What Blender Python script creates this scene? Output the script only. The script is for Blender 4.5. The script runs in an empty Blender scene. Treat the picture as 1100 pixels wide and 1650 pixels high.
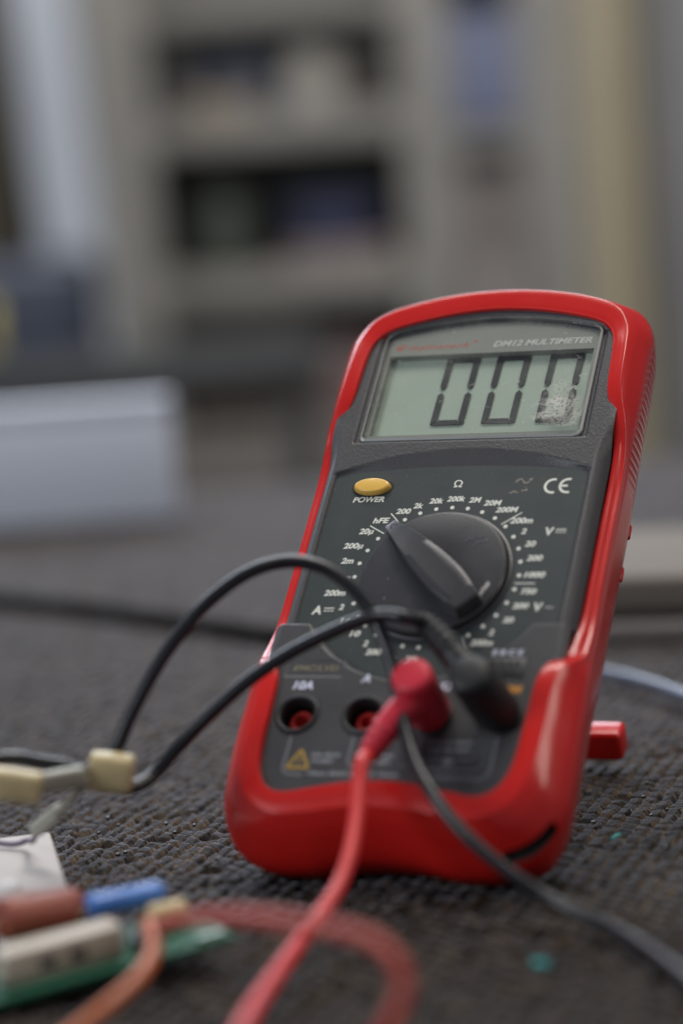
import bpy, bmesh, math, random
import numpy as np
from mathutils import Matrix, Vector
random.seed(7); rng = np.random.default_rng(11)
scn = bpy.context.scene
S = 0.001                                   # every dimension below is in millimetres
# ------------------------------------------------------------------ camera
cam_d = bpy.data.cameras.new('camera'); cam = bpy.data.objects.new('camera', cam_d)
scn.collection.objects.link(cam); scn.camera = cam
cam.matrix_world = Matrix(((0.997599, 0.068671, 0.008927, 0), (0, 0.128915, -0.991656, 0),
                           (-0.069249, 0.989275, 0.128606, 0.180), (0, 0, 0, 1)))
cam_d.sensor_fit = 'VERTICAL'; cam_d.sensor_height = 36; cam_d.lens = 4000 / 1650 * 36
cam_d.clip_start = 0.01; cam_d.clip_end = 50
cam_d.dof.use_dof = True; cam_d.dof.focus_distance = 0.710; cam_d.dof.aperture_fstop = 3.8
# ------------------------------------------------------------------ world, lamps, exposure
W = bpy.data.worlds.new('World'); scn.world = W; W.use_nodes = True
bg = W.node_tree.nodes['Background']; bg.inputs[0].default_value = (0.62, 0.68, 0.80, 1); bg.inputs[1].default_value = 0.20
def area(name, loc, target, size, power, col, sy=None):
    l = bpy.data.lights.new(name, 'AREA'); l.energy = power; l.color = col
    l.shape = 'RECTANGLE'; l.size = size; l.size_y = sy or size
    o = bpy.data.objects.new(name, l); scn.collection.objects.link(o); o.location = loc
    o.rotation_euler = (Vector(target) - Vector(loc)).to_track_quat('-Z', 'Y').to_euler(); return o
area('far_mat_backlight', (-0.3, 2.45, 1.05), (0, 1.3, 0), 1.6, 36, (0.80, 0.88, 1.0), 1.0)  # unseen backlight, added between bench and shelving to brighten the far mat
area('ceiling_light', (0.5, 0.9, 2.1), (0, 0.7, 0), 0.9, 15, (1.0, 0.93, 0.84), 0.5)
area('window_light_left', (-2.0, -0.4, 1.0), (0, 0.7, 0.05), 1.0, 24, (0.90, 0.93, 1.0), 1.3)
area('window_light_right', (1.8, 0.0, 1.3), (0, 0.7, 0.05), 0.35, 7, (1.0, 0.90, 0.80), 1.0)
area('room_light', (0.2, 1.6, 2.2), (0.1, 3.6, 0.2), 1.6, 56, (1.0, 0.96, 0.91), 1.0)
vs = scn.view_settings; scn.display_settings.display_device = 'sRGB'
vs.view_transform = 'Standard'; vs.look = 'None'; vs.exposure = 0; vs.gamma = 1; vs.use_curve_mapping = False
scn.render.engine = 'CYCLES'

# ------------------------------------------------------------------ helpers
OFF = Vector((0, 0, 0))
def link(o, parent=None):
    scn.collection.objects.link(o)
    if parent: o.parent = parent
    return o
def mk(name, verts, faces, mat, parent=None, smooth=True, off=(0, 0, 0)):
    me = bpy.data.meshes.new(name)
    me.from_pydata([((v[0]-off[0])*S, (v[1]-off[1])*S, (v[2]-off[2])*S) for v in verts], [], faces)
    me.validate(); me.update()
    if smooth: me.polygons.foreach_set('use_smooth', [True]*len(me.polygons))
    mats = mat if isinstance(mat, list) else [mat]
    for m in mats: me.materials.append(m)
    return link(bpy.data.objects.new(name, me), parent)
def tag(o, label, cat=None, group=None, kind=None):
    if label: o['label'] = label
    if cat: o['category'] = cat
    if group: o['group'] = group
    if kind: o['kind'] = kind
    return o
def empty(name, loc, label, cat, group=None):
    o = bpy.data.objects.new(name, None); o.empty_display_size = 0.01
    scn.collection.objects.link(o); o.location = (loc[0]*S, loc[1]*S, loc[2]*S)
    return tag(o, label, cat, group)
class G:
    """collects verts and faces"""
    def __init__(s): s.v = []; s.f = []
    def add(s, v, f):
        n = len(s.v); s.v += [tuple(p) for p in v]; s.f += [tuple(i+n for i in q) for q in f]; return s
    def box(s, c, d, bev=0.0, seg=2, rot=None):
        bm = bmesh.new(); bmesh.ops.create_cube(bm, size=1)
        for v in bm.verts: v.co = Vector((v.co.x*d[0], v.co.y*d[1], v.co.z*d[2]))
        if bev: bmesh.ops.bevel(bm, geom=bm.edges[:], offset=bev, segments=seg, profile=.5, affect='EDGES')
        if rot is not None: bmesh.ops.transform(bm, matrix=rot.to_4x4(), verts=bm.verts)
        bm.verts.index_update()
        s.add([(v.co.x+c[0], v.co.y+c[1], v.co.z+c[2]) for v in bm.verts], [[v.index for v in f.verts] for f in bm.faces]); bm.free(); return s
    def box2(s, x0, x1, y0, y1, z0, z1, bev=0.0, seg=2):
        return s.box(((x0+x1)/2, (y0+y1)/2, (z0+z1)/2), (x1-x0, y1-y0, z1-z0), bev, seg)
    def poly(s, pts, w0, w1):                  # prism from outline pts (u, v)
        n = len(pts)
        v = [(p[0], p[1], w1) for p in pts] + [(p[0], p[1], w0) for p in pts]
        return s.add(v, [list(range(n)), list(range(2*n-1, n-1, -1))] + [[i+n, (i+1) % n+n, (i+1) % n, i] for i in range(n)])
    def tube(s, pts, rad, seg=16, cap=True):
        P = [Vector(p) for p in pts]; n = len(P); R = rad if hasattr(rad, '__len__') else [rad]*n
        T = [(P[min(i+1, n-1)]-P[max(i-1, 0)]).normalized() for i in range(n)]
        a = Vector((0, 0, 1)) if abs(T[0].z) < .9 else Vector((1, 0, 0)); N = T[0].cross(a).normalized()
        v = []; f = []
        for i in range(n):
            N = (N - T[i]*N.dot(T[i])).normalized(); B = T[i].cross(N)
            for k in range(seg):
                q = 2*math.pi*k/seg; v.append(P[i] + (N*math.cos(q) + B*math.sin(q))*R[i])
        for i in range(n-1):
            for k in range(seg):
                k2 = (k+1) % seg; f.append([i*seg+k, i*seg+k2, (i+1)*seg+k2, (i+1)*seg+k])
        if cap: f.append(list(range(seg))[::-1]); f.append([(n-1)*seg+k for k in range(seg)])
        return s.add(v, f)
    def build(s, name, mat, parent=None, smooth=True, off=(0, 0, 0), sharp=None):
        o = mk(name, s.v, s.f, mat, parent, smooth, off)
        if sharp: o.data.set_sharp_from_angle(angle=math.radians(sharp))
        return o
def spline(pts, n=10):
    P = [np.array(p, float) for p in pts]; P = [2*P[0]-P[1]] + P + [2*P[-1]-P[-2]]; out = []
    for i in range(1, len(P)-2):
        a, b, c, d = P[i-1:i+3]
        for k in range(n):
            t = k/n; out.append(tuple(0.5*(2*b + (c-a)*t + (2*a-5*b+4*c-d)*t*t + (3*b-a-3*c+d)*t**3)))
    out.append(tuple(P[-2])); return out

# ------------------------------------------------------------------ materials
def NT(name):
    m = bpy.data.materials.new(name); m.use_nodes = True; n = m.node_tree.nodes; return m, n, m.node_tree.links, n['Principled BSDF']
def node(n, t, **k):
    x = n.new(t)
    for a, b in k.items(): setattr(x, a, b)
    return x
def mat(name, col, rough=.5, var=.15, vscale=60, bump=0, bscale=800, metal=0, coat=0, trans=0, rvar=.1, spec=.5, dust=0, emit=None, sub=0):
    m, n, l, p = NT(name)
    tc = node(n, 'ShaderNodeTexCoord')
    nz = node(n, 'ShaderNodeTexNoise'); nz.inputs['Scale'].default_value = vscale; nz.inputs['Detail'].default_value = 5
    l.new(tc.outputs['Object'], nz.inputs['Vector'])
    mx = node(n, 'ShaderNodeMix', data_type='RGBA')
    mx.inputs[6].default_value = tuple(c*(1-var) for c in col) + (1,); mx.inputs[7].default_value = tuple(min(1, c*(1+var)) for c in col) + (1,)
    l.new(nz.outputs[0], mx.inputs[0]); out = mx.outputs[2]
    if dust:
        n2 = node(n, 'ShaderNodeTexNoise'); n2.inputs['Scale'].default_value = 900; n2.inputs['Detail'].default_value = 3
        l.new(tc.outputs['Object'], n2.inputs['Vector'])
        r = node(n, 'ShaderNodeMapRange'); r.inputs[1].default_value = .62; r.inputs[2].default_value = .78; r.inputs[4].default_value = dust
        l.new(n2.outputs[0], r.inputs[0])
        m2 = node(n, 'ShaderNodeMix', data_type='RGBA'); m2.inputs[7].default_value = (.32, .29, .24, 1)
        l.new(r.outputs[0], m2.inputs[0]); l.new(out, m2.inputs[6]); out = m2.outputs[2]
    l.new(out, p.inputs['Base Color'])
    mr = node(n, 'ShaderNodeMapRange'); mr.inputs[3].default_value = max(0.02, rough-rvar); mr.inputs[4].default_value = min(1, rough+rvar)
    n3 = node(n, 'ShaderNodeTexNoise'); n3.inputs['Scale'].default_value = vscale*2.3; n3.inputs['Detail'].default_value = 6
    l.new(tc.outputs['Object'], n3.inputs['Vector']); l.new(n3.outputs[0], mr.inputs[0]); l.new(mr.outputs[0], p.inputs['Roughness'])
    p.inputs['Metallic'].default_value = metal; p.inputs['Coat Weight'].default_value = coat; p.inputs['Specular IOR Level'].default_value = spec
    p.inputs['Transmission Weight'].default_value = trans
    if sub: p.inputs['Subsurface Weight'].default_value = sub; p.inputs['Subsurface Scale'].default_value = .002
    if bump:
        nb = node(n, 'ShaderNodeTexNoise'); nb.inputs['Scale'].default_value = bscale; nb.inputs['Detail'].default_value = 2
        l.new(tc.outputs['Object'], nb.inputs['Vector'])
        b = node(n, 'ShaderNodeBump'); b.inputs['Strength'].default_value = bump; b.inputs['Distance'].default_value = .0003
        l.new(nb.outputs[0], b.inputs['Height']); l.new(b.outputs[0], p.inputs['Normal'])
    return m
M_case = mat('dark_textured_plastic', (.052, .052, .056), .42, .12, 40, .35, 1700, dust=.12)
M_term = mat('dark_smooth_plastic', (.045, .045, .050), .36, .15, 50, .12, 1500, dust=.05)
M_label = mat('greenish_black_label', (.034, .045, .045), .42, .08, 50, .05, 1200, dust=.18)
M_print = mat('pale_ink', (.74, .75, .68), .5, .10, 900)
M_printb = mat('bluish_white_ink', (.72, .76, .95), .5, .1, 900)
M_printd = mat('grey_worn_ink', (.36, .38, .41), .5, .15, 700)
M_line = mat('thin_grey_ink', (.17, .18, .20), .5, .1, 700)
M_gold = mat('ochre_ink', (.42, .27, .05), .5, .15, 700)
M_orange = mat('orange_ink', (.80, .36, .04), .5, .15, 700)
M_yellow = mat('yellow_button_plastic', (.82, .50, .10), .30, .05, 90, coat=.3)
M_knob = mat('dark_knob_plastic', (.042, .042, .047), .33, .15, 60, .10, 1500, dust=.06)
M_black = mat('black_rubber', (.014, .014, .017), .38, .15, 80)
M_blackcap = mat('black_plug_rubber', (.011, .012, .014), .50, .15, 80)
M_cable = mat('black_cable_sheath', (.013, .014, .018), .32, .2, 120)
M_blackhole = mat('black_socket', (.010, .010, .010), .6, .1)
M_redsock = mat('red_socket_plastic', (.50, .035, .03), .4, .1)
M_plug = mat('red_plug_rubber', (.62, .03, .055), .42, .08, 100, spec=.4)
M_redcable = mat('red_cable_sheath', (.66, .045, .045), .40, .08, 100, spec=.4)
M_redwire = mat('dark_red_wire', (.46, .055, .035), .45, .1, 100)
M_orwire = mat('orange_wire', (.55, .14, .04), .45, .1, 100)
M_cream = mat('cream_plastic_sleeve', (.52, .43, .23), .5, .30, 150, sub=.2)
M_stub = mat('grey_green_sleeve', (.32, .31, .25), .5, .25, 150)
M_purple = mat('mauve_wire', (.16, .12, .17), .5, .15, 150)
M_pcb = mat('green_circuit_board', (.014, .10, .055), .6, .2, 200, spec=.25)
M_solder = mat('pale_solder', (.36, .44, .38), .35, .3, 300, metal=.3)
M_white = mat('white_plastic', (.46, .435, .42), .8, .05, 60, spec=.15)
M_beige = mat('beige_connector_plastic', (.52, .46, .37), .5, .15, 150)
M_brown = mat('red_brown_capacitor', (.30, .07, .04), .40, .2, 150)
M_blue = mat('blue_capacitor', (.05, .20, .62), .35, .15, 150, coat=.3)
M_teal = mat('teal_wire_insulation', (.04, .42, .40), .4, .1)
M_bluecab = mat('blue_grey_cable_sheath', (.085, .10, .15), .45, .1)
M_metal = mat('brass', (.45, .38, .25), .35, .1, metal=1)
# red holster with moulded grip grooves on its side walls
def red_material():
    m = mat('glossy_red_holster_plastic', (.60, .016, .013), .23, .07, 30, 0, coat=.08, rvar=.09, dust=.06)
    n = m.node_tree.nodes; l = m.node_tree.links; p = n['Principled BSDF']
    tc = node(n, 'ShaderNodeTexCoord')
    sx = node(n, 'ShaderNodeSeparateXYZ'); l.new(tc.outputs['Object'], sx.inputs[0])
    def math_(op, a, b=None):
        q = node(n, 'ShaderNodeMath', operation=op)
        for i, x in enumerate((a, b)):
            if x is None: continue
            if isinstance(x, (int, float)): q.inputs[i].default_value = x
            else: l.new(x, q.inputs[i])
        return q.outputs[0]
    # object origin is at (0,-80,-20) mm of the face
    v = sx.outputs[1]; w = sx.outputs[2]; u = math_('ABSOLUTE', sx.outputs[0])
    ph = math_('ADD', math_('MULTIPLY', v, 1150), math_('MULTIPLY', w, 420))
    s = math_('POWER', math_('ABSOLUTE', math_('SINE', ph)), 6)
    def ramp(x, a, b):
        r = node(n, 'ShaderNodeMapRange', interpolation_type='SMOOTHSTEP'); r.inputs[1].default_value = a; r.inputs[2].default_value = b; l.new(x, r.inputs[0]); return r.outputs[0]
    mask = math_('MULTIPLY', ramp(u, .0446, .0458), math_('MULTIPLY', ramp(v, .118, .128), ramp(v, .176, .166)))
    mask = math_('MULTIPLY', mask, math_('MULTIPLY', ramp(w, .015, .011), ramp(w, -.004, 0)))
    b = node(n, 'ShaderNodeBump'); b.inputs['Strength'].default_value = 1; b.inputs['Distance'].default_value = .0006; b.invert = True
    l.new(math_('MULTIPLY', s, mask), b.inputs['Height']); l.new(b.outputs[0], p.inputs['Normal'])
    return m
M_red = red_material()

# ------------------------------------------------------------------ the bench, its mat, the room behind
def room_mat(name, col, rough=.6, var=.2, sc=6): return mat(name, col, rough, var, sc, rvar=.15)
M_bench = room_mat('grey_bench_laminate', (.16, .155, .15)); M_floor = room_mat('grey_concrete', (.16, .155, .15))
M_wall = room_mat('grey_painted_wall', (.19, .185, .175), .7, .12, 3)
g = G().box2(-900, 1300, 200, 1585, -43, -4, 4); bench = g.build('bench_top', M_bench, sharp=30); tag(bench, None, None, None, 'structure')
fl = G().box2(-3000, 3000, -1500, 4600, -820, -800).build('floor', M_floor, smooth=False); tag(fl, None, kind='structure')
wl = G().box2(-3000, 3000, 4200, 4300, -798, 2600).build('wall', M_wall, smooth=False); tag(wl, 'plain grey wall behind the shelving', 'wall')

# rubber mat: one sheet of raised diamond cells, moulded relief
def mat_sheet():
    xs = np.arange(-310, 290, .66)
    ys = [430.0]
    while ys[-1] < 1560: ys.append(ys[-1] + .62 + max(0, ys[-1]-760)*.0011)
    ys = np.array(ys); X, Y = np.meshgrid(xs, ys)
    c, s = math.cos(math.radians(9)), math.sin(math.radians(9))
    wob = .5*np.sin(X*.11+Y*.05) + .5*np.sin(Y*.13-X*.07) + .35*np.sin(X*.31-Y*.23)
    X2 = (X*c + Y*s + wob); Y2 = (-X*s + Y*c + wob)
    a = X2/5.3 + Y2/9.8; b = X2/5.3 - Y2/9.8
    ia = np.floor(a).astype(int); ib = np.floor(b).astype(int); fa = a-ia-.5; fb = b-ib-.5
    def rnd(i, j, k): 
        h = np.sin(i*127.1 + j*311.7 + k*74.7)*43758.5453; return h - np.floor(h)
    d = np.maximum(np.abs(fa), np.abs(fb))*2
    edge = np.clip((1.0-d)/.20, 0, 1); edge = edge*edge*(3-2*edge)
    h0 = 1.1 + .65*rnd(ia, ib, 1); tilt = 1.5*(rnd(ia, ib, 2)-.5)*fa + 1.5*(rnd(ia, ib, 3)-.5)*fb + .50*(fa+fb)
    miss = (rnd(ia, ib, 4) < .07); h0 = np.where(miss, .25, h0)
    H = edge*(h0 + tilt)*1.1
    n1 = rng.standard_normal(X.shape)
    n3 = n1.copy()
    for _ in range(3): n3 = (n3 + np.roll(n3, 1, 0) + np.roll(n3, 1, 1) + np.roll(n3, -1, 0) + np.roll(n3, -1, 1))/5
    H += n3*.34
    H = H - 2.55                                # cell tops end near z = 0
    dust = np.exp(-((d-.83)/.10)**2)*(rnd(ia, ib, 5)*.9+.15)*np.clip(.6+n3*2.5, 0, 1)
    dust = np.clip(dust + .05*rnd(ia, ib, 6)*edge, 0, 1)
    ny, nx = X.shape
    co = np.stack([X, Y, H], -1).reshape(-1, 3)*S
    i = np.arange(ny*nx).reshape(ny, nx)
    f = np.stack([i[:-1, :-1], i[:-1, 1:], i[1:, 1:], i[1:, :-1]], -1).reshape(-1, 4)
    me = bpy.data.meshes.new('rubber_mat'); me.vertices.add(len(co)); me.vertices.foreach_set('co', co.ravel().astype(np.float32))
    me.loops.add(f.size); me.loops.foreach_set('vertex_index', f.ravel().astype(np.int32))
    me.polygons.add(len(f)); me.polygons.foreach_set('loop_start', np.arange(0, f.size, 4, dtype=np.int32))
    me.update(calc_edges=True)
    me.polygons.foreach_set('use_smooth', np.ones(len(f), bool))
    at = me.attributes.new('dust', 'FLOAT', 'POINT'); at.data.foreach_set('value', dust.ravel().astype(np.float32))
    m, n, l, p = NT('dusty_black_rubber')
    an = node(n, 'ShaderNodeAttribute', attribute_name='dust')
    tc = node(n, 'ShaderNodeTexCoord'); nz = node(n, 'ShaderNodeTexNoise'); nz.inputs['Scale'].default_value = 45; nz.inputs['Detail'].default_value = 5
    l.new(tc.outputs['Object'], nz.inputs['Vector'])
    c1 = node(n, 'ShaderNodeMix', data_type='RGBA'); c1.inputs[6].default_value = (.0045, .0033, .0025, 1); c1.inputs[7].default_value = (.014, .0095, .0062, 1); l.new(nz.outputs[0], c1.inputs[0])
    c2 = node(n, 'ShaderNodeMix', data_type='RGBA'); c2.inputs[7].default_value = (.15, .105, .062, 1); l.new(an.outputs['Fac'], c2.inputs[0]); l.new(c1.outputs[2], c2.inputs[6])
    l.new(c2.outputs[2], p.inputs['Base Color']); p.inputs['Roughness'].default_value = .75; p.inputs['Specular IOR Level'].default_value = .07
    p.inputs['Sheen Weight'].default_value = .62; p.inputs['Sheen Roughness'].default_value = .29; p.inputs['Sheen Tint'].default_value = (.88, .90, 1, 1)
    me.materials.append(m)
    return link(bpy.data.objects.new('rubber_mat', me))
tag(mat_sheet(), 'dusty dark rubber mat of small raised diamond cells lying under the multimeter', 'mat')

# ------------------------------------------------------------------ the multimeter (face coordinates: u right, v up, w out of the face)
ORG = (0, -80, -20)
MR = Matrix(((0.930542, 0.26419, -0.253566), (-0.366185, 0.673252, -0.642371), (0.001006, 0.690605, 0.723232)))
ML = Vector((18.548, 675.892, 72.766))
base = ML + MR @ Vector(ORG)
meter = empty('multimeter', base, 'red and dark grey digital multimeter leaning back on its stand on the mat', 'multimeter')
meter.matrix_world = Matrix.Translation(base*S) @ MR.to_4x4()
def F(u, v, w): return ML + MR @ Vector((u, v, w))          # face point -> world, in mm
KW = dict(off=ORG)

# holster rows: (inner u,v,w | ridge u,v,w | side u,v,w | back u,v,w)
rows = [((0, 98, 2), (0, 104.8, 2.5), (0, 107.6, -6), (0, 104, -29)),
 ((14, 96.7, 2), (15, 103.7, 2.5), (16, 106.6, -6), (15, 103, -29)),
 ((27, 93.5, 2), (29.2, 100.2, 2.5), (30.6, 103.0, -6), (28.5, 99, -29)),
 ((33.6, 90.6, 2), (37.4, 95.8, 2.6), (41.2, 99.8, -6), (36, 95, -29)),
 ((36.9, 86.3, 2), (41.4, 89.0, 2.2), (46.5, 92.0, -6), (40.6, 88, -29)),
 ((38.0, 80, 2.2), (42.4, 80.5, 2.6), (46.9, 81, -5.5), (41.8, 80, -29)),
 ((38.4, 71, 2.2), (42.7, 71, 2.6), (47.0, 71, -5.5), (41.8, 71, -29)),
 ((39.0, 63.5, 1.6), (43.2, 63, 1.8), (46.9, 62.5, -6), (42.0, 62, -29)),
 ((41.2, 55.5, -.4), (45.0, 54.5, -.8), (46.5, 54, -7.5), (42.4, 54, -29)),
 ((42.4, 47, -2.8), (45.6, 46.5, -3.6), (46.3, 46, -9), (42.6, 46, -29)),
 ((42.6, 36, -4), (45.8, 36, -5), (46.2, 36, -10), (42.8, 36, -29)),
 ((42.6, 20, -4), (45.8, 20, -5), (46.2, 20, -10), (42.8, 20, -29)),
 ((42.6, 2, -4), (45.8, 2, -5), (46.2, 2, -10), (42.8, 2, -29)),
 ((42.6, -12, -3.8), (46.0, -12, -5), (46.4, -12, -10), (42.8, -12, -29)),
 ((42.2, -20, -2.2), (46.2, -20, -3.6), (46.7, -20, -9), (42.8, -20, -29)),
 ((41.0, -26.5, .2), (46.0, -25.8, -1.4), (47.1, -25, -7.5), (42.6, -25, -29)),
 ((38.4, -31.5, 3.6), (44.0, -30.5, 2.8), (47.6, -30, -5.5), (42.4, -30, -29)),
 ((36.7, -37.5, 4.8), (41.8, -37, 4.6), (47.9, -37, -5), (42.2, -37, -29)),
 ((36.2, -48, 5), (41.2, -48.2, 4.8), (48.1, -48.5, -5), (42.2, -48, -29)),
 ((35.8, -58, 5), (41.0, -59, 4.8), (48.1, -61, -6), (42.2, -59, -29)),
 ((34.6, -66, 5), (39.6, -68.4, 4.6), (47.0, -72.5, -7), (41.8, -69, -28.5)),
 ((31.5, -71.2, 4.8), (35.4, -75.6, 4.2), (42.2, -82.2, -9), (38.6, -76.5, -28)),
 ((26.5, -73.2, 4.8), (28.0, -79.2, 4.0), (33.4, -86.8, -10.5), (31, -79.5, -28)),
 ((18, -71.8, 5), (18.4, -78.6, 4.0), (20.5, -87.0, -11), (19.5, -80, -28)),
 ((9, -70.0, 5), (9.1, -77.0, 4.0), (10, -84.6, -11), (9.6, -79.0, -28)),
 ((0, -69.4, 5), (0, -76.4, 4.0), (0, -83.6, -11), (0, -78.6, -28))]
def profile(r):
    i, d, s, b = (np.array(x, float) for x in r)
    o = d-i; o /= np.linalg.norm(o[:2])+1e-9
    cen = np.array([0, 10.0, b[2]])
    p = [i+[0, 0, -8]-o*[.2, .2, 0], i+[0, 0, -.9]-o*[.1, .1, 0], i+o*[.5, .5, 0]+[0, 0, -.05], (i+d)/2+[0, 0, .12], d-o*[1., 1., 0]+[0, 0, .02], d+o*[.15, .15, 0]-[0, 0, .45], d*.5+s*.5+np.array([0, 0, (d[2]-s[2])*.13]),
         s, s*.5+b*.5+(s-b)*[.20, .20, 0], b+(s-b)*[.12, .12, 0]+[0, 0, 1.8], b-(s-b)*[.12, .12, 0]]
    return [tuple(q) for q in spline(p, 5)]
def make_holster():
    half = [list(map(tuple, r)) for r in rows]
    full = half + [[(-p[0], p[1], p[2]) for p in r] for r in reversed(half[1:-1])]
    flat = [tuple(np.concatenate([np.array(p, float) for p in r])) for r in full]
    ext = [flat[-2], flat[-1]] + flat + [flat[0], flat[1]]
    sp = spline(ext, 7)[14:14+7*len(full)]
    G_ = G(); L = []
    for r in sp:
        r = np.array(r).reshape(4, 3); L.append(profile(r))
    m = len(L[0]); n = len(L); v = [q for r in L for q in r]; f = []
    for i in range(n):
        j = (i+1) % n
        for k in range(m-1): f.append([i*m+k, i*m+k+1, j*m+k+1, j*m+k])
    cb = len(v); v.append((0, 10, L[0][-1][2])); cf = len(v); v.append((0, 10, -9))
    for i in range(n):
        j = (i+1) % n; f.append([i*m+m-1, cb, j*m+m-1]); f.append([i*m, j*m, cf])
    o = mk('holster', v, f, [M_red, M_blackhole], meter, True, ORG)
    bm = bmesh.new(); bm.from_mesh(o.data); bmesh.ops.recalc_face_normals(bm, faces=bm.faces[:]); bm.to_mesh(o.data); bm.free()
    # belt slots cut through both lower corners
    for sx in (1,):
        c = G().box((0, 0, 0), (15.5, 13, 3.4), .8)
        rot = Matrix.Rotation(math.radians(37), 3, 'Z')
        cut = mk('slot_cut', [rot @ Vector(p) + Vector((40.8, -80.8, -5.8)) for p in c.v], c.f, M_blackhole, None, False, ORG)
        cut.matrix_world = meter.matrix_world
        bpy.context.view_layer.update()
        md = o.modifiers.new('slot', 'BOOLEAN'); md.object = cut; md.operation = 'DIFFERENCE'; md.solver = 'EXACT'
        bpy.context.view_layer.update()
        dg = bpy.context.evaluated_depsgraph_get(); me = bpy.data.meshes.new_from_object(o.evaluated_get(dg))
        o.modifiers.clear(); o.data = me; bpy.data.objects.remove(cut)
    o.data.name = 'holster'
    o.data.set_sharp_from_angle(angle=math.radians(50))
    return o
holster = make_holster()
holster['label'] = 'glossy red rubbery holster'

def sm(x): x = np.clip(x, 0, 1); return x*x*(3-2*x)
PT = lambda u: 36.5 + 2.5*(1-(u/38.0)**2)                  # top edge of the label
def casing():
    st = .36
    us = np.arange(-42.6, 42.7, st); vs_ = np.arange(-74, 98.5, st)
    U, V = np.meshgrid(us, vs_); A = np.abs(U)
    Wt = np.full(U.shape, .9)
    # label recess
    # scooped crescent above the label
    CT = 37.2 + 7.6*(1-(U/37.5)**2)
    inc = (V > PT(U)-1.5) & (V < CT) & (A < 37.7)
    t = np.clip((V-PT(U)-.3)/np.maximum(CT-PT(U)-.3, .4), 0, 1)
    Wt = np.where(inc, -.30 + 1.2*t, Wt)
    lab = sm((38.2-A)/.5)*sm((PT(U)+.3-V)/.5)
    Wt = Wt*(1-lab) + (-.35)*lab
    # rounding towards the sides
    v_top = sm((V-40)/16)
    r0 = 38.4 + 1.2*v_top; rr = np.clip((A-r0)/4.2, 0, 1.2)
    low = sm((-17.3-V)/1.0)*sm((np.hypot(U, V)-35.2)/1.8)
    Wt = Wt*(1-low) + 3.0*low
    Wt = Wt - 4.6*rr**2*(1-low)*(1-v_top*.8) - 2.0*np.clip((A-39.5)/3, 0, 1)**2*low
    # display well: rounded bezel then a drop under the glass
    AT = 96.2 - 4.9*(U/31)**2
    din = np.minimum(np.minimum(35.4-A, V-47.9), AT-V)
    Wt = np.where((V > 44), Wt*(1-sm(din/.7)) + (-.3)*sm(din/.7), Wt)
    din2 = np.minimum(np.minimum(33.0-A, V-50.2), AT-2.2-V)
    Wt = np.where((V > 44) & (din2 > 0), -4.2, Wt)
    # jack wells
    for k in (-1.5, -.5, .5, 1.5):
        d = np.hypot(U-19*k, V+48); Wt = np.where(d < 5.0, -6.0, Wt)
    # nameplate recesses on the terminal cover
    e = (U > -35.2) & (U < -18.6) & (V > -35.6) & (V < -30.2); Wt = np.where(e, 2.75, Wt)
    Wt = Wt + (rng.random(U.shape)-.5)*.012
    ny, nx = U.shape; v = np.stack([U, V, Wt], -1).reshape(-1, 3).tolist()
    i = np.arange(ny*nx).reshape(ny, nx); f = np.stack([i[:-1, :-1], i[:-1, 1:], i[1:, 1:], i[1:, :-1]], -1).reshape(-1, 4)
    # the top follows the arched rim
    lim = 98.4 - 4.6*(U/29)**2*1.0
    cen = lambda Z: Z.reshape(-1)[f].mean(1)
    keep = (cen(V) < cen(lim)+.6) & (cen(V) > -73) & (cen(A) < np.where(cen(V) < -55, 38.6+(cen(V)+55)*.12, 99)) & (cen(A)+cen(V)*-1 < 106.5)
    f = f[keep].tolist()
    # side walls down into the holster
    n = len(v)
    o = mk('casing', v, f, M_case, meter, True, ORG); return o
cas = casing()
# back half of the casing, hidden in the holster
# label plate
def label_outline():
    pts = [(-37.7 + 75.4*k/30, PT(-37.7 + 75.4*k/30)) for k in range(31)][::-1]
    pts[0] = (37.7, pts[0][1]-.8); pts[-1] = (-37.7, pts[-1][1]-.8); pts.insert(1, (36.9, PT(36.9))); pts.insert(-1, (-36.9, PT(36.9)))
    pts += [(-37.7, -17.6), (-31.2, -17.6)]
    a0 = math.atan2(-17.6, -31.2); a1 = math.atan2(-17.6, 31.2)
    for k in range(1, 40):
        a = a0 + (a1-a0)*k/40; pts.append((35.6*math.cos(a), 35.6*math.sin(a)))
    pts += [(31.2, -17.6), (37.7, -17.6)]
    return pts
label = G().poly(label_outline(), -.4, 0).build('label_plate', M_label, meter, False, **KW)
label['label'] = 'greenish black label plate'
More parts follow.
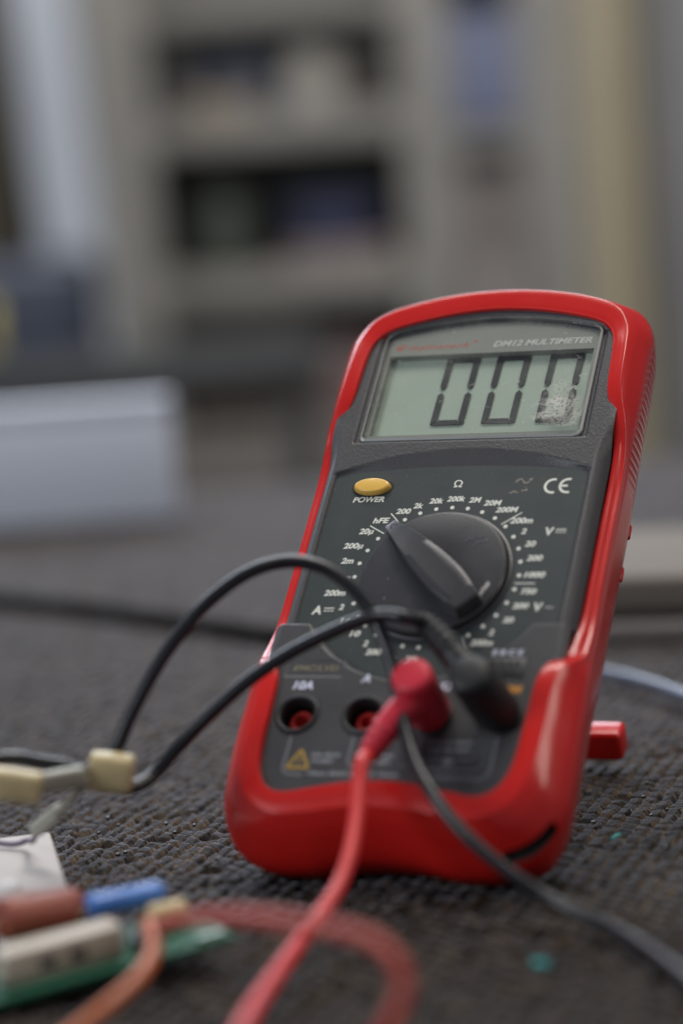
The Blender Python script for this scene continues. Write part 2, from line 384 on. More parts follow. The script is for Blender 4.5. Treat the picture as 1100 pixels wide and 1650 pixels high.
# ---- lettering
def text_mesh(txt, size, shear=.0, bold=.0, space=1.0):
    c = bpy.data.curves.new('t', 'FONT'); c.body = txt; c.size = size; c.shear = shear; c.offset = bold*size; c.space_character = space
    c.align_x = 'CENTER'; c.align_y = 'CENTER'; c.resolution_u = 4
    o = bpy.data.objects.new('t', c); scn.collection.objects.link(o)
    dg = bpy.context.evaluated_depsgraph_get(); me = bpy.data.meshes.new_from_object(o.evaluated_get(dg))
    v = [tuple(x.co) for x in me.vertices]; f = [tuple(p.vertices) for p in me.polygons]
    bpy.data.objects.remove(o); bpy.data.curves.remove(c); bpy.data.meshes.remove(me)
    return v, f
def put(Gx, txt, u, v, h, w=.035, width=None, shear=.19, bold=.034, rot=0, space=1.0):
    vs2, f = text_mesh(txt, 10, shear, bold, space)
    if not vs2: return
    xs = [p[0] for p in vs2]; ys = [p[1] for p in vs2]
    x0, x1, y0, y1 = min(xs), max(xs), min(ys), max(ys)
    sy = h/(y1-y0) if txt not in ('2m', '200m', '20μ', '200μ', '~') else h/7.3
    sx = (width/(x1-x0)) if width else sy*.93
    cx = (x0+x1)/2; cy = y0 + (7.3/2 if txt in ('2m', '200m') else (y1-y0)/2)
    cr, sr = math.cos(rot), math.sin(rot); out = []
    for p in vs2:
        a = (p[0]-cx)*sx; b = (p[1]-cy)*sy; out.append((u+a*cr-b*sr, v+a*sr+b*cr, w))
    Gx.add(out, f)
def disc(Gx, u, v, r, w, n=20): Gx.add([(u+r*math.cos(2*math.pi*k/n), v+r*math.sin(2*math.pi*k/n), w) for k in range(n)], [list(range(n))])
def line(Gx, pts, t, w):
    P = [Vector((p[0], p[1], 0)) for p in pts]; n = len(P); v = []
    for i in range(n):
        d = (P[min(i+1, n-1)]-P[max(i-1, 0)]).normalized(); q = Vector((-d.y, d.x, 0))*t/2
        v += [tuple(P[i]+q+Vector((0, 0, w))), tuple(P[i]-q+Vector((0, 0, w)))]
    Gx.add(v, [[2*i, 2*i+1, 2*i+3, 2*i+2] for i in range(n-1)])
T = G()
for k in range(32):
    if k in (31, 18): continue
    a = math.radians(90-(k-3)*11.25); disc(T, 24*math.cos(a), 24*math.sin(a), .62, .03)
for s, u, v, wd in (('200', -14.4, 23.0, 4.5), ('2k', -10.3, 24.9, 2.9), ('20k', -5.2, 26.5, 4.2), ('200k', .6, 27.1, 5.4), ('2M', 6.3, 26.6, 3.6), ('20M', 11.7, 25.4, 5.2), ('200M', 16.3, 22.9, 6.6),
                 ('200m', 21.3, 18.9, 6.6), ('2', 22.6, 15.2, 1.5), ('20', 25.3, 10.8, 3.1), ('200', 27.4, 5.9, 4.6), ('1000', 28.4, .2, 6.0), ('750', 27.7, -5.4, 4.4), ('200', 26.3, -10.2, 4.6),
                 ('20', 23.7, -14.9, 3.1), ('2', 19.7, -19.0, 1.5), ('200m', 17.6, -22.4, 6.4), ('hFE', -20.4, 19.8, 5.0), ('20μ', -24.0, 15.8, 4.4), ('200μ', -26.8, 10.7, 6.0),
                 ('2m', -27.4, 5.6, 3.8), ('20m', -27.6, .0, 5.0), ('200m', -28.6, -5.6, 6.4), ('2', -25.5, -10.4, 1.5), ('10', -23.4, -15.0, 3.2), ('10', -19.4, -19.4, 3.2), ('2', -15.6, -22.7, 1.5), ('200', -12.7, -25.5, 4.6), ('2k', -6.5, -27.3, 3.0), ('20k', -1.0, -27.8, 4.2), ('F', 9.3, -26.6, 1.6)):
    put(T, s, u, v, 1.95, width=wd)
put(T, 'POWER', -25.9, 27.5, 2.0, width=9.6)
put(T, 'Ω', .1, 32.6, 2.6, width=2.5, shear=0, bold=.012)
put(T, 'A', -32.6, -11.4, 3.0, width=2.9, shear=.1); put(T, 'V', 30.0, 15.0, 2.8, width=2.6, shear=.1); put(T, 'V', 31.3, -10.6, 2.8, width=2.6, shear=.1); put(T, '~', 34.4, -10.8, 1.2, width=2.4, bold=.03)
for u0, v0 in ((-30.5, -11.2), (31.8, 15.2)):
    line(T, [(u0, v0+.4), (u0+2.9, v0+.4)], .35, .03)
    for k in range(3): line(T, [(u0+k*1.05, v0-.5), (u0+k*1.05+.75, v0-.5)], .35, .03)
for a, b in (((-18.0, 22.3), (-14.4, 18.4)), ((-23.4, 18.0), (-18.6, 15.1)), ((15.6, 17.7), (20.9, 21.8)), ((23.2, -2.7), (29.0, -2.7)), ((11.7, -20.4), (14.6, -25.2))): line(T, [a, b], .33, .03)
def arc(cu, cv, r, a0, a1, n=16): return [(cu+r*math.cos(math.radians(a0+(a1-a0)*k/n)), cv+r*math.sin(math.radians(a0+(a1-a0)*k/n))) for k in range(n+1)]
line(T, arc(28.3, 31.0, 2.35, 75, 285), .75, .03); line(T, arc(32.6, 31.0, 2.35, 75, 285), .75, .03); line(T, [(30.4, 31.0), (32.5, 31.0)], .7, .03)
T.build('printed_scale', M_print, label, False, **KW)
# chipped paint on the label
ch = G()
for k in range(46):
    t = random.random(); br = random.random()
    cu, cv = (17.2+4.6*t, 32.6+1.0*math.sin(t*7)+.9*t) if br < .5 else (16.2+4.4*t, 28.9+.6*t+.3*math.sin(t*9)) if br < .85 else (20.2+.8*t, 31-1.6*t)
    n = random.randint(4, 6); r = .12+.28*random.random(); a0 = random.random()*6
    ch.add([(cu+r*1.5*(.6+.6*random.random())*math.cos(a0+2*math.pi*q/n), cv+r*(.6+.6*random.random())*math.sin(a0+2*math.pi*q/n), .02+.0004*k) for q in range(n)], [list(range(n))])
ch.build('paint_chip', mat('chipped_paint', (.22, .20, .17), .7, .85, 2500), label, False, **KW)

# ---- terminal cover lettering (the raised lower part of the casing)
T2 = G(); put(T2, '10A', -29.0, -38.6, 2.7, 3.05, 5.8, .2, .03); put(T2, 'A', -11.4, -36.2, 2.7, 3.05, 2.7, .2, .03); put(T2, 'V/Ω', 10.4, -38.6, 2.6, 3.05, 5.6, .2, .03)
put(T2, 'E B C E', 26.8, -27.6, 1.75, 3.05, 8.6, .15, .03)
T2.build('socket_lettering', M_printb, cas, False, **KW)
T3 = G(); put(T3, 'COM', 29.2, -39.4, 2.6, 3.05, 7.2, .15, .05); T3.build('common_socket_lettering', M_orange, cas, False, **KW)
T4 = G(); put(T4, 'EMC/LVD', -26.7, -32.9, 1.9, 2.85, 13.2, .15, .03); T4.build('embossed_lettering', mat('faint_olive_ink', (.19, .18, .12), .5, .3, 900), cas, False, **KW)
T5 = G()
for s, u, v, h, wd in (('10A MAX', -17.2, -60.6, 1.15, 8.4), ('FUSED', -17.8, -62.5, 1.1, 6.2), ('10sec MAX EVERY 15min', -8.4, -66.3, 1.15, 25.5), ('2A MAX', -1.6, -60.6, 1.15, 7.2), ('FUSED', -1.8, -62.5, 1.1, 6.0),
                       ('CAT II 1000V', 16.8, -56.2, 1.15, 12.5), ('CAT III 600V', 16.6, -58.4, 1.15, 12.5)): put(T5, s, u, v, h, 3.05, wd, .1, .03)
line(T5, [(15.8, -61.0), (18.0, -61.0), (18.0, -62.8), (15.8, -62.8), (15.8, -61.0)], .3, 3.04); line(T5, [(16.3, -61.9), (17.5, -61.9)], .5, 3.04)
T5.build('rating_lettering', M_printd, cas, False, **KW)
T6 = G()
def rl(*p): return p
for pts, t in (([(-28.5, -55), (-28.6, -64.5), (-28.2, -65.9), (-27.0, -66.6), (-22.6, -66.9)], .75), ([(-10.6, -54.8), (-10.8, -62), (-10.3, -63.4), (-9.2, -64.0), (-6, -64.2)], .7),
               ([(28.7, -54), (28.7, -64), (28.2, -66), (26.6, -67), (8, -66.6)], .75), ([(26.4, -54), (26.4, -62.4), (25.8, -64), (24.4, -64.5), (8.2, -64.2)], .45),
               ([(24.4, -54), (24.4, -59.6), (23.6, -61.0), (19.4, -61.2)], .4), ([(14.4, -61), (8.6, -60.9), (8.2, -54)], .4), ([(3.6, -63.6), (7, -63.6)], .4)):
    line(T6, pts, t, 3.03)
T6.build('bracket_lines', M_line, cas, False, **KW)
T7 = G()
tri = [(-27.6, -64.7), (-21.4, -64.7), (-24.5, -59.2)]
for a, b in ((0, 1), (1, 2), (2, 0)): line(T7, [tri[a], tri[b]], .85, 3.04+.002*a)
line(T7, [(-24.5, -61.4), (-24.5, -63.0)], .5, 3.04); disc(T7, -24.5, -63.7, .28, 3.05)
T7.build('warning_triangle', M_gold, cas, False, **KW)
# transistor test socket
ts = G(); ts.box2(21.6, 32.4, -35.4, -29.6, 3.02, 3.30, .12); tsk = ts.build('transistor_socket', M_case, meter, True, sharp=30, **KW)
th = G()
for r in range(2):
    for k in range(4 - r): th.box2(22.8+r*1.1+k*2.2, 24.3+r*1.1+k*2.2, -32.1-r*2.3, -30.6-r*2.3, 3.2, 3.34)
th.build('pin_holes', M_blackhole, tsk, False, **KW)

# ---- display
def win(m, dw=0):                                            # window outline, inset by m
    p = []
    for k in range(25):
        u = 31.0-m-(62.0-2*m)*k/24; p.append((u, 95.7-m-4.7*(u/31)**2))
    p = [(33.6-m, 88.5-m*.5), (32.9-m, 89.9-m)] + p + [(-32.9+m, 89.9-m), (-33.6+m, 88.5-m*.5)]
    q = [(-33.6+m, 50.1+m), (-33.2+m, 49.4+m), (-32.4+m, 49.0+m), (31.0-m, 48.6+m), (32.6-m, 49.2+m), (33.4-m, 50.6+m)]
    return p+q
frame = G()
outer = win(.15); ins = [(31.6, 82.5), (-31.5, 82.5), (-31.5, 51.6), (31.6, 51.6)]
def ring(outer, inner, w, depth):
    # bridge a polygon with a rectangular hole through bmesh triangulation
    bm = bmesh.new(); vo = [bm.verts.new((p[0], p[1], w)) for p in outer]; vi = [bm.verts.new((p[0], p[1], w)) for p in inner]
    e = [bm.edges.new((vo[i], vo[(i+1) % len(vo)])) for i in range(len(vo))] + [bm.edges.new((vi[i], vi[(i+1) % len(vi)])) for i in range(len(vi))]
    bmesh.ops.triangle_fill(bm, use_beauty=True, edges=e)
    bm.verts.index_update(); v = [tuple(x.co) for x in bm.verts]; f = [[x.index for x in q.verts] for q in bm.faces]; bm.free()
    n = len(v); m_ = len(inner); v += [(p[0], p[1], w-depth) for p in inner]; io = len(outer)
    f += [[io+i, io+(i+1) % m_, n+(i+1) % m_, n+i] for i in range(m_)]
    return v, f
v_, f_ = ring(outer, ins, -.55, 2.3)
lcd = G().poly([(-32.2, 50.4), (32.2, 50.4), (32.2, 84.2), (-32.2, 84.2)], -3.2, -2.85).build('lcd_screen', mat('green_grey_lcd', (.40, .47, .405), .38, .05, 25, rvar=.05), meter, False, **KW)
fr = mk('display_frame', v_, f_, mat('grey_display_surround', (.24, .245, .225), .45, .06, 60), meter, False, ORG)
def digit(u0, wd, v0, v1, t=1.85, g_=.16):
    D = G(); m_ = (v0+v1)/2; u1 = u0+wd; w0, w1 = -2.6, -2.35
    def P(*p): D.poly(list(p)[::-1], w0, w1)
    P((u0+g_+.3, v1), (u1-t*.9, v1), (u1-t*.9, v1-t), (u0+t+g_, v1-t))                                             # top bar
    P((u0+g_+.5, v0), (u0+t+g_*2, v0+t), (u1-t-g_*2, v0+t), (u1-g_-.5, v0))                                        # bottom bar
    for s, a, hi in ((1, u0, True), (1, u0, False), (-1, u1, True), (-1, u1, False)):
        if hi:
            if s == 1: P((a, v1-.5), (a+.25, v1-.1), (a+t, v1-t-.2), (a+t, m_+1.7), (a+t*.55, m_+.55), (a, m_+1.5))
            else: P((a-t*.9+g_*2, v1), (a-.5, v1), (a, v1-.6), (a, m_+1.5), (a-t*.55, m_+.55), (a-t, m_+1.7), (a-t, v1-t-.1))
        else:
            if s == 1: P((a, v0+.4), (a+.25, v0+.05), (a+t, v0+t+.1), (a+t, m_-1.7), (a+t*.55, m_-.55), (a, m_-1.5))
            else: P((a, v0+.4), (a-.25, v0+.05), (a-t, v0+t+.1), (a-t, m_-1.7), (a-t*.55, m_-.55), (a, m_-1.5))
    D.v = [(p[0]+(p[1]-v0)*.022, p[1], p[2]) for p in D.v]
    return D
M_seg = mat('dark_lcd_segment', (.022, .024, .032), .4, .1, 500)
for u0 in (-14.3, 1.3, 17.6): digit(u0, 10.2, 56.6, 82.6).build('digit', M_seg, lcd, False, **KW)
# glass, scratched and smeared over the last digit
def glass_mat():
    m, n, l, p = NT('scratched_clear_window'); n.remove(p); out = n['Material Output']
    tr = node(n, 'ShaderNodeBsdfTransparent'); tr.inputs[0].default_value = (.93, .95, .93, 1)
    gl = node(n, 'ShaderNodeBsdfGlossy'); gl.inputs['Roughness'].default_value = .12; fr_ = node(n, 'ShaderNodeLayerWeight'); fp = node(n, 'ShaderNodeMath', operation='POWER'); l.new(fr_.outputs['Facing'], fp.inputs[0]); fp.inputs[1].default_value = 5; fq = node(n, 'ShaderNodeMath', operation='MULTIPLY_ADD'); l.new(fp.outputs[0], fq.inputs[0]); fq.inputs[1].default_value = .9; fq.inputs[2].default_value = .05
    ms = node(n, 'ShaderNodeMixShader'); l.new(fq.outputs[0], ms.inputs[0]); l.new(tr.outputs[0], ms.inputs[1]); l.new(gl.outputs[0], ms.inputs[2])
    df = node(n, 'ShaderNodeBsdfDiffuse')
    tc = node(n, 'ShaderNodeTexCoord'); mp = node(n, 'ShaderNodeMapping', vector_type='POINT'); l.new(tc.outputs['Object'], mp.inputs[0])
    def noise(sc, det, a, b, amt, vec=None, dist=0):
        q = node(n, 'ShaderNodeTexNoise'); q.inputs['Scale'].default_value = sc; q.inputs['Detail'].default_value = det; q.inputs['Distortion'].default_value = dist; l.new(vec or tc.outputs['Object'], q.inputs['Vector'])
        r = node(n, 'ShaderNodeMapRange', interpolation_type='SMOOTHSTEP'); r.inputs[1].default_value = a; r.inputs[2].default_value = b; r.inputs[4].default_value = amt; l.new(q.outputs[0], r.inputs[0]); return r.outputs[0]
    def mth(op, a, b):
        q = node(n, 'ShaderNodeMath', operation=op); 
        for i, x in enumerate((a, b)):
            if isinstance(x, (int, float)): q.inputs[i].default_value = x
            else: l.new(x, q.inputs[i])
        return q.outputs[0]
    def blob(cu, cv, ru, rv, amt, edge=.35):
        sb = node(n, 'ShaderNodeVectorMath', operation='SUBTRACT'); l.new(tc.outputs['Object'], sb.inputs[0]); sb.inputs[1].default_value = ((cu-ORG[0])*S, (cv-ORG[1])*S, .0205)
        dv = node(n, 'ShaderNodeVectorMath', operation='MULTIPLY'); l.new(sb.outputs[0], dv.inputs[0]); dv.inputs[1].default_value = (1000/ru, 1000/rv, 0)
        ln = node(n, 'ShaderNodeVectorMath', operation='LENGTH'); l.new(dv.outputs[0], ln.inputs[0])
        wv = node(n, 'ShaderNodeTexNoise'); wv.inputs['Scale'].default_value = 330; wv.inputs['Detail'].default_value = 7; l.new(tc.outputs['Object'], wv.inputs['Vector'])
        d = mth('ADD', ln.outputs['Value'], mth('MULTIPLY', mth('SUBTRACT', wv.outputs[0], .5), 1.7))
        r = node(n, 'ShaderNodeMapRange', interpolation_type='SMOOTHSTEP'); r.inputs[1].default_value = 1; r.inputs[2].default_value = 1-edge; r.inputs[4].default_value = amt; l.new(d, r.inputs[0]); return r.outputs[0]
    k = blob(24.2, 61.3, 4.6, 6.2, .80, .95)
    k = mth('MAXIMUM', k, blob(25.2, 59.6, 8.2, 8.6, .55, .8)); k = mth('MAXIMUM', k, blob(21.5, 56.3, 4.9, 2.8, .62, .8)); k = mth('MAXIMUM', k, blob(28.6, 54.8, 4.0, 3.5, .38)); k = mth('MAXIMUM', k, blob(25.0, 66.5, 4.5, 4.0, .30, .6))
    k = mth('MULTIPLY', k, noise(330, 6, .05, .42, 1.0))
    specks = noise(750, 2, .68, .72, .30)
    k = mth('MAXIMUM', k, mth('MULTIPLY', specks, noise(60, 2, .40, .55, 1)))
    k = mth('MAXIMUM', k, mth('MULTIPLY', noise(420, 4, .60, .66, .35), blob(29, 68, 5, 20, 1, .8)))
    mp.inputs['Scale'].default_value = (60, 2600, 60); mp.inputs['Rotation'].default_value = (0, 0, .35)
    k = mth('MAXIMUM', k, mth('MULTIPLY', noise(1, 2, .69, .72, .30, mp.outputs[0]), noise(90, 2, .5, .6, 1)))
    k = mth('ADD', k, noise(70, 6, .35, .8, .12))
    cr = node(n, 'ShaderNodeMix', data_type='RGBA'); cr.inputs[6].default_value = (.26, .26, .235, 1); cr.inputs[7].default_value = (.60, .59, .54, 1); l.new(noise(1100, 5, .36, .52, 1), cr.inputs[0]); l.new(cr.outputs[2], df.inputs[0])
    m2 = node(n, 'ShaderNodeMixShader'); l.new(k, m2.inputs[0]); l.new(ms.outputs[0], m2.inputs[1]); l.new(df.outputs[0], m2.inputs[2]); l.new(m2.outputs[0], out.inputs[0])
    return m
gl = G(); o1, o2 = win(0), win(.55); n_ = len(o1)
gl.add([(p[0], p[1], -.25) for p in o1]+[(p[0], p[1], .45) for p in o1]+[(p[0], p[1], .85) for p in o2], [[i, (i+1) % n_, n_+(i+1) % n_, n_+i][::-1] for i in range(n_)])
gtop = mk('display_window', [(p[0], p[1], .85) for p in o2], [list(range(n_))], glass_mat(), meter, False, ORG)
gtop['label'] = 'clear display window smeared over the last digit'
M_edge = mat('lit_window_edge', (.42, .43, .41), .25, .1, 60, coat=.6)  # bright line of the lit bevel, put into a pale opaque colour
ed = G().add([(p[0], p[1], -.25) for p in o1]+[(p[0], p[1], .45) for p in o1]+[(p[0], p[1], .85) for p in o2],
             [[i, (i+1) % n_, n_+(i+1) % n_, n_+i] for i in range(n_)] + [[n_+i, n_+(i+1) % n_, 2*n_+(i+1) % n_, 2*n_+i] for i in range(n_)])
ed.build('window_edge', M_edge, gtop, False, **KW)
tb = G(); put(tb, 'DM12 MULTIMETER', 15.4, 85.8, 2.3, -.50, 30.2, .28, .03); tb.build('model_lettering', mat('silver_ink', (.55, .55, .53), .5, .25, 1500), fr, False, **KW)
tr_ = G(); put(tr_, 'Ө·myinsnerk', -18.6, 85.6, 3.1, -.50, 23.5, .35, .0, 0.02); disc(tr_, -5.6, 87.3, .5, -.5)
tr_.build('red_lettering', mat('worn_red_ink', (.50, .09, .06), .5, .4, 1500), fr, False, **KW)

# ---- power button
def dome(Gx, cu, cv, ru, rv, w0, w1, n=40, m=8, flat=.75):
    v = []; f = []
    for j in range(m+1):
        t = j/m; q = t*math.pi/2; r = flat + (1-flat)*math.cos(q) if j else 1; z = w0 + (w1-w0)*(math.sin(q) if j else 0)
        for k in range(n): a = 2*math.pi*k/n; v.append((cu+ru*r*math.cos(a), cv+rv*r*math.sin(a), z if j else w0-.4))
    for j in range(m):
        for k in range(n): f.append([j*n+k, j*n+(k+1) % n, (j+1)*n+(k+1) % n, (j+1)*n+k])
    f.append([m*n+k for k in range(n)]); Gx.add(v, f)
b = G(); dome(b, -25.6, 31.7, 5.6, 2.75, .2, 1.7, flat=.80); btn = b.build('power_button', M_yellow, meter, True, **KW)
b = G(); nn = 40; rgi = []
for r_, w_ in ((1.0, .03), (1.13, .03)): rgi += [(-25.6+5.75*r_*math.cos(2*math.pi*k/nn), 31.7+2.9*r_*math.sin(2*math.pi*k/nn), w_) for k in range(nn)]
b.add(rgi, [[k, nn+k, nn+(k+1) % nn, (k+1) % nn] for k in range(nn)]); b.build('button_gap', M_blackhole, btn, False, **KW)

# ---- rotary switch
def lathe(Gx, cu, cv, prof, n=96):
    v = []; f = []
    for r, w in prof: v += [(cu+r*math.cos(2*math.pi*k/n), cv+r*math.sin(2*math.pi*k/n), w) for k in range(n)]
    for j in range(len(prof)-1):
        for k in range(n): f.append([j*n+k, j*n+(k+1) % n, (j+1)*n+(k+1) % n, (j+1)*n+k])
    f.append([(len(prof)-1)*n+k for k in range(n)]); Gx.add(v, f)
kn = G(); lathe(kn, 0, 0, [(22.0, .02), (21.9, .5), (21.3, .7), (21.2, .15), (20.9, .15), (20.8, 2.0), (20.4, 2.5), (19.6, 2.7), (10, 2.55), (2, 2.5)])
knob = kn.build('rotary_switch', M_knob, meter, True, sharp=35, **KW)
ca = math.sqrt(.5)
def KP(s, t, w): return (-s*ca + t*ca, s*ca + t*ca, w)       # s towards the hFE mark, t to the right of it
gs = [(22.6, 1.5, 3.6), (21.5, 2.0, 4.1), (17, 2.7, 5.3), (11, 3.7, 6.4), (4, 4.6, 7.0), (-3, 5.1, 7.3), (-9, 5.1, 7.4), (-14, 4.6, 7.4), (-18.4, 3.9, 7.3), (-19.4, 3.5, 7.0)]
gs = spline(gs, 4); v = []; f = []
prof = [(-1.14, 2.4, 0), (-1.02, None, -1.1), (-1.0, None, -.35), (-.90, None, 0), (-.5, None, -.06), (0, None, -.10), (.5, None, -.06), (.90, None, 0), (1.0, None, -.35), (1.02, None, -1.1), (1.14, 2.4, 0)]
for s, t, w in gs:
    for a, wa, dz in prof: v.append(KP(s, a*t, 2.4 if wa else w+dz))
m_ = len(prof)
for i in range(len(gs)-1):
    for k in range(m_-1): f.append([i*m_+k, (i+1)*m_+k, (i+1)*m_+k+1, i*m_+k+1])
f.append(list(range(m_))); f.append([(len(gs)-1)*m_+k for k in range(m_)][::-1])
grip = mk('pointer_grip', v, f, M_knob, knob, True, ORG); grip.data.set_sharp_from_angle(angle=math.radians(40))
chv = G(); line(chv, [KP(19.6, -1.0, 0)[:2], KP(20.9, 0, 0)[:2], KP(19.6, 1.0, 0)[:2]], .4, 4.75); chv.build('pointer_mark', M_blackcap, knob, False, **KW)
sp = G()
for k in range(26):
    t = random.random(); cu, cv = 15.0+1.9*t+random.gauss(0, .22), -8.6+4.2*t+random.gauss(0, .3); r = .25+.5*random.random()*(1-abs(t-.4)); n = 7
    sp.add([(cu+r*(.7+.5*random.random())*math.cos(6.28*q/n), cv+r*(.7+.5*random.random())*math.sin(6.28*q/n), 2.78+.001*k) for q in range(n)], [list(range(n))])
for k in range(14):
    cu, cv = random.uniform(-19, 14), random.uniform(-14, 15)
    if math.hypot(cu, cv) > 19.5: continue
    r = .10+.1*random.random(); sp.add([(cu+r*math.cos(6.28*q/6), cv+r*math.sin(6.28*q/6), 2.74+.001*k) for q in range(6)], [list(range(6))])
sp.build('paint_spot', mat('dried_white_paint', (.45, .44, .42), .6, .3, 1500), knob, False, **KW)
sc = G()  # scuffs on the knob, their bluish glint put into the colour
for k in range(9):
    cu, cv = 10.2+random.gauss(0, 1.6), 10.6+random.gauss(0, 1.0); a = random.uniform(.2, 1.1); L_ = .4+random.random()*.9
    line(sc, [(cu-L_*math.cos(a), cv-L_*math.sin(a)), (cu, cv+.05), (cu+L_*math.cos(a), cv+L_*math.sin(a))], .12+.2*random.random(), 2.76+.001*k)
sc.build('scuff_glint', mat('bluish_scuff_glint', (.13, .13, .16), .3, .4, 1500), knob, False, **KW)

# ---- input jacks
for k in (-1.5, -.5, .5, 1.5):
    j = G(); lathe(j, 19*k, -48, [(6.3, 2.95), (6.25, 3.25), (5.9, 3.55), (5.5, 3.65), (5.1, 3.5), (4.75, 3.1), (4.7, -5.8), (4.0, -5.9)], 48)
    jo = j.build('input_jack', M_blackcap, meter, True, sharp=50, **KW)
    if k < 1: 
        r = G(); lathe(r, 19*k, -48, [(3.3, -5.8), (3.4, -.6), (3.1, -.3), (2.2, -.3), (2.0, -.6), (2.0, -5.6)], 40); r.build('socket_sleeve', M_redsock, jo, True, sharp=50, **KW)
        r = G(); lathe(r, 19*k, -48, [(1.9, -5.4), (1.9, -5.3)], 24); r.build('contact', M_blackhole, jo, False, **KW)

# ---- tilt stand: a U-shaped flap hinged on the back, standing on the mat
inv = MR.inverted()
def LW(p): return inv @ (Vector(p) - ML)                      # world mm -> face
foot = LW((46, 752, 3.5)); hinge = Vector((0, 47, -31.5))
fw = Vector((0, foot.y-hinge.y, foot.z-hinge.z)); Ls = fw.length; ax = fw.normalized(); nrm = Vector((1, 0, 0)).cross(ax)
Rs = Matrix((Vector((1, 0, 0)), ax, nrm)).transposed()
st = G()
def SB(x0, x1, y0, y1, z0, z1, bev=1.2):
    t = G().box2(x0, x1, y0, y1, z0, z1, bev, 3); st.add([Rs @ Vector(p) + hinge for p in t.v], t.f)
SB(-16, -7, 0, Ls-7, -2, 2); SB(4, 12, 0, Ls-7, -2, 2)
stand_top = st.build('tilt_stand', M_red, meter, True, sharp=40, **KW)
ft = G(); t = G().box2(-28.5, 28.5, Ls-9.5, Ls, -4.5, 4.5, 1.6, 3); ft.add([Rs @ Vector(p) + hinge for p in t.v], t.f)
ft.build('stand_foot', M_red, stand_top, True, sharp=40, **KW)
hb = G(); hb.box2(-30, 30, 42, 52, -34, -29.5, 1.0); hb.build('stand_hinge', M_red, meter, True, sharp=40, **KW)
for vv, ww in ((36, -28.0), (21, -28.2)): G().box((42.6, vv, ww), (1.8, 5.0, 2.2), .8, 3).build('holster_rib', M_red, holster, True, **KW)

# ------------------------------------------------------------------ test leads
lead = empty('test_lead', F(9.4, -47.8, 3), 'red test lead with right-angle plug in the third socket, cable running forward', 'test lead')
def off_w(e): return tuple(e.location/S)
def wmap(Gx): Gx.v = [tuple(F(*p)) for p in Gx.v]; return Gx
pl = G(); lathe(pl, 9.4, -47.8, [(4.2, -4), (4.3, 2.8), (5.4, 3.4), (5.9, 5), (5.9, 12), (5.6, 16), (5.5, 20.6), (5.1, 21.8), (4.2, 22.2), (1, 22.3)], 48)
arm = spline([(9.3, -49, 13.5), (6.5, -54, 14.8), (3.4, -59.5, 15.0), (.8, -64.2, 14.0), (-1.0, -67.6, 12.6)], 14)
n = len(arm); rad = []
for i in range(n):
    t = i/(n-1); r = 4.9-2.4*t
    if .50 < t < .97: r += .28*(1 if (i % 6) < 3 else -.3)
    rad.append(r)
pl.tube(arm, rad, 28); wmap(pl).build('plug', M_plug, lead, True, off=off_w(lead), sharp=60)
redp = [tuple(F(-.4, -66.6, 13.0)), (-4.6, 616.2, 36.3), (-5.9, 610.9, 31.3), (-7.1, 603.0, 24.6), (-9.3, 593.0, 17.7), (-13.2, 583.0, 11.8), (-19.5, 569.1, 7.6), (-25.6, 544.8, 6.4), (-31.2, 514.5, 6.8), (-34.5, 489.4, 6.6), (-37, 462, 3.4), (-39, 430, 2.0)]
G().tube(spline(redp, 10), 2.0, 20).build('cable', M_redcable, lead, off=off_w(lead))

bl = empty('test_lead', F(28.5, -47.8, 3), 'black test lead with right-angle plug in the far right socket, cable arching left', 'test lead')
pl = G(); lathe(pl, 28.5, -47.8, [(4.2, -4), (4.4, 2.8), (5.6, 3.4), (6.2, 5), (6.2, 13), (5.9, 17), (5.8, 21), (5.3, 22.2), (4.3, 22.7), (1, 22.8)], 48)
pl.v = [(p[0]-(p[2]-3)*.19, p[1]+(p[2]-3)*.03, p[2]) for p in pl.v]
arm = spline([(26.6, -47, 15), (22, -42.5, 17), (17, -37.5, 18.6), (12.4, -33, 19.6), (8.2, -29.2, 20.2)], 14); rad = []
n = len(arm)
for i in range(n):
    t = i/(n-1); r = 4.9-2.2*t
    if .45 < t < .97: r += .35*(1 if (i % 6) < 3 else -.5)
    rad.append(r)
pl.tube(arm, rad, 28); wmap(pl).build('plug', M_blackcap, bl, True, off=off_w(bl), sharp=60)
w2 = [tuple(F(9.0, -30, 20.2)), (9.0, 633.4, 69.2), (5.0, 635.2, 69.9), (0.4, 637.1, 69.4), (-8.7, 638.7, 66.5), (-21.3, 639.9, 61.1), (-33.2, 638.9, 54.4), (-43.5, 637.8, 46.5), (-52.1, 636.7, 39.0), (-58.1, 633.9, 33.4), (-62.1, 630.5, 30.9), (-66.7, 627.4, 30.8), (-71.9, 625.7, 33.4), (-78.6, 624.2, 37.4), (-87.6, 621.5, 40.6), (-96.6, 618.7, 42.6), (-118.6, 612.7, 41.4), (-150, 600, 30), (-185, 585, 8), (-210, 570, 2.0), (-240, 540, 2.0)]
G().tube(spline(w2, 10), 1.85, 20).build('cable', M_cable, bl, off=off_w(bl))

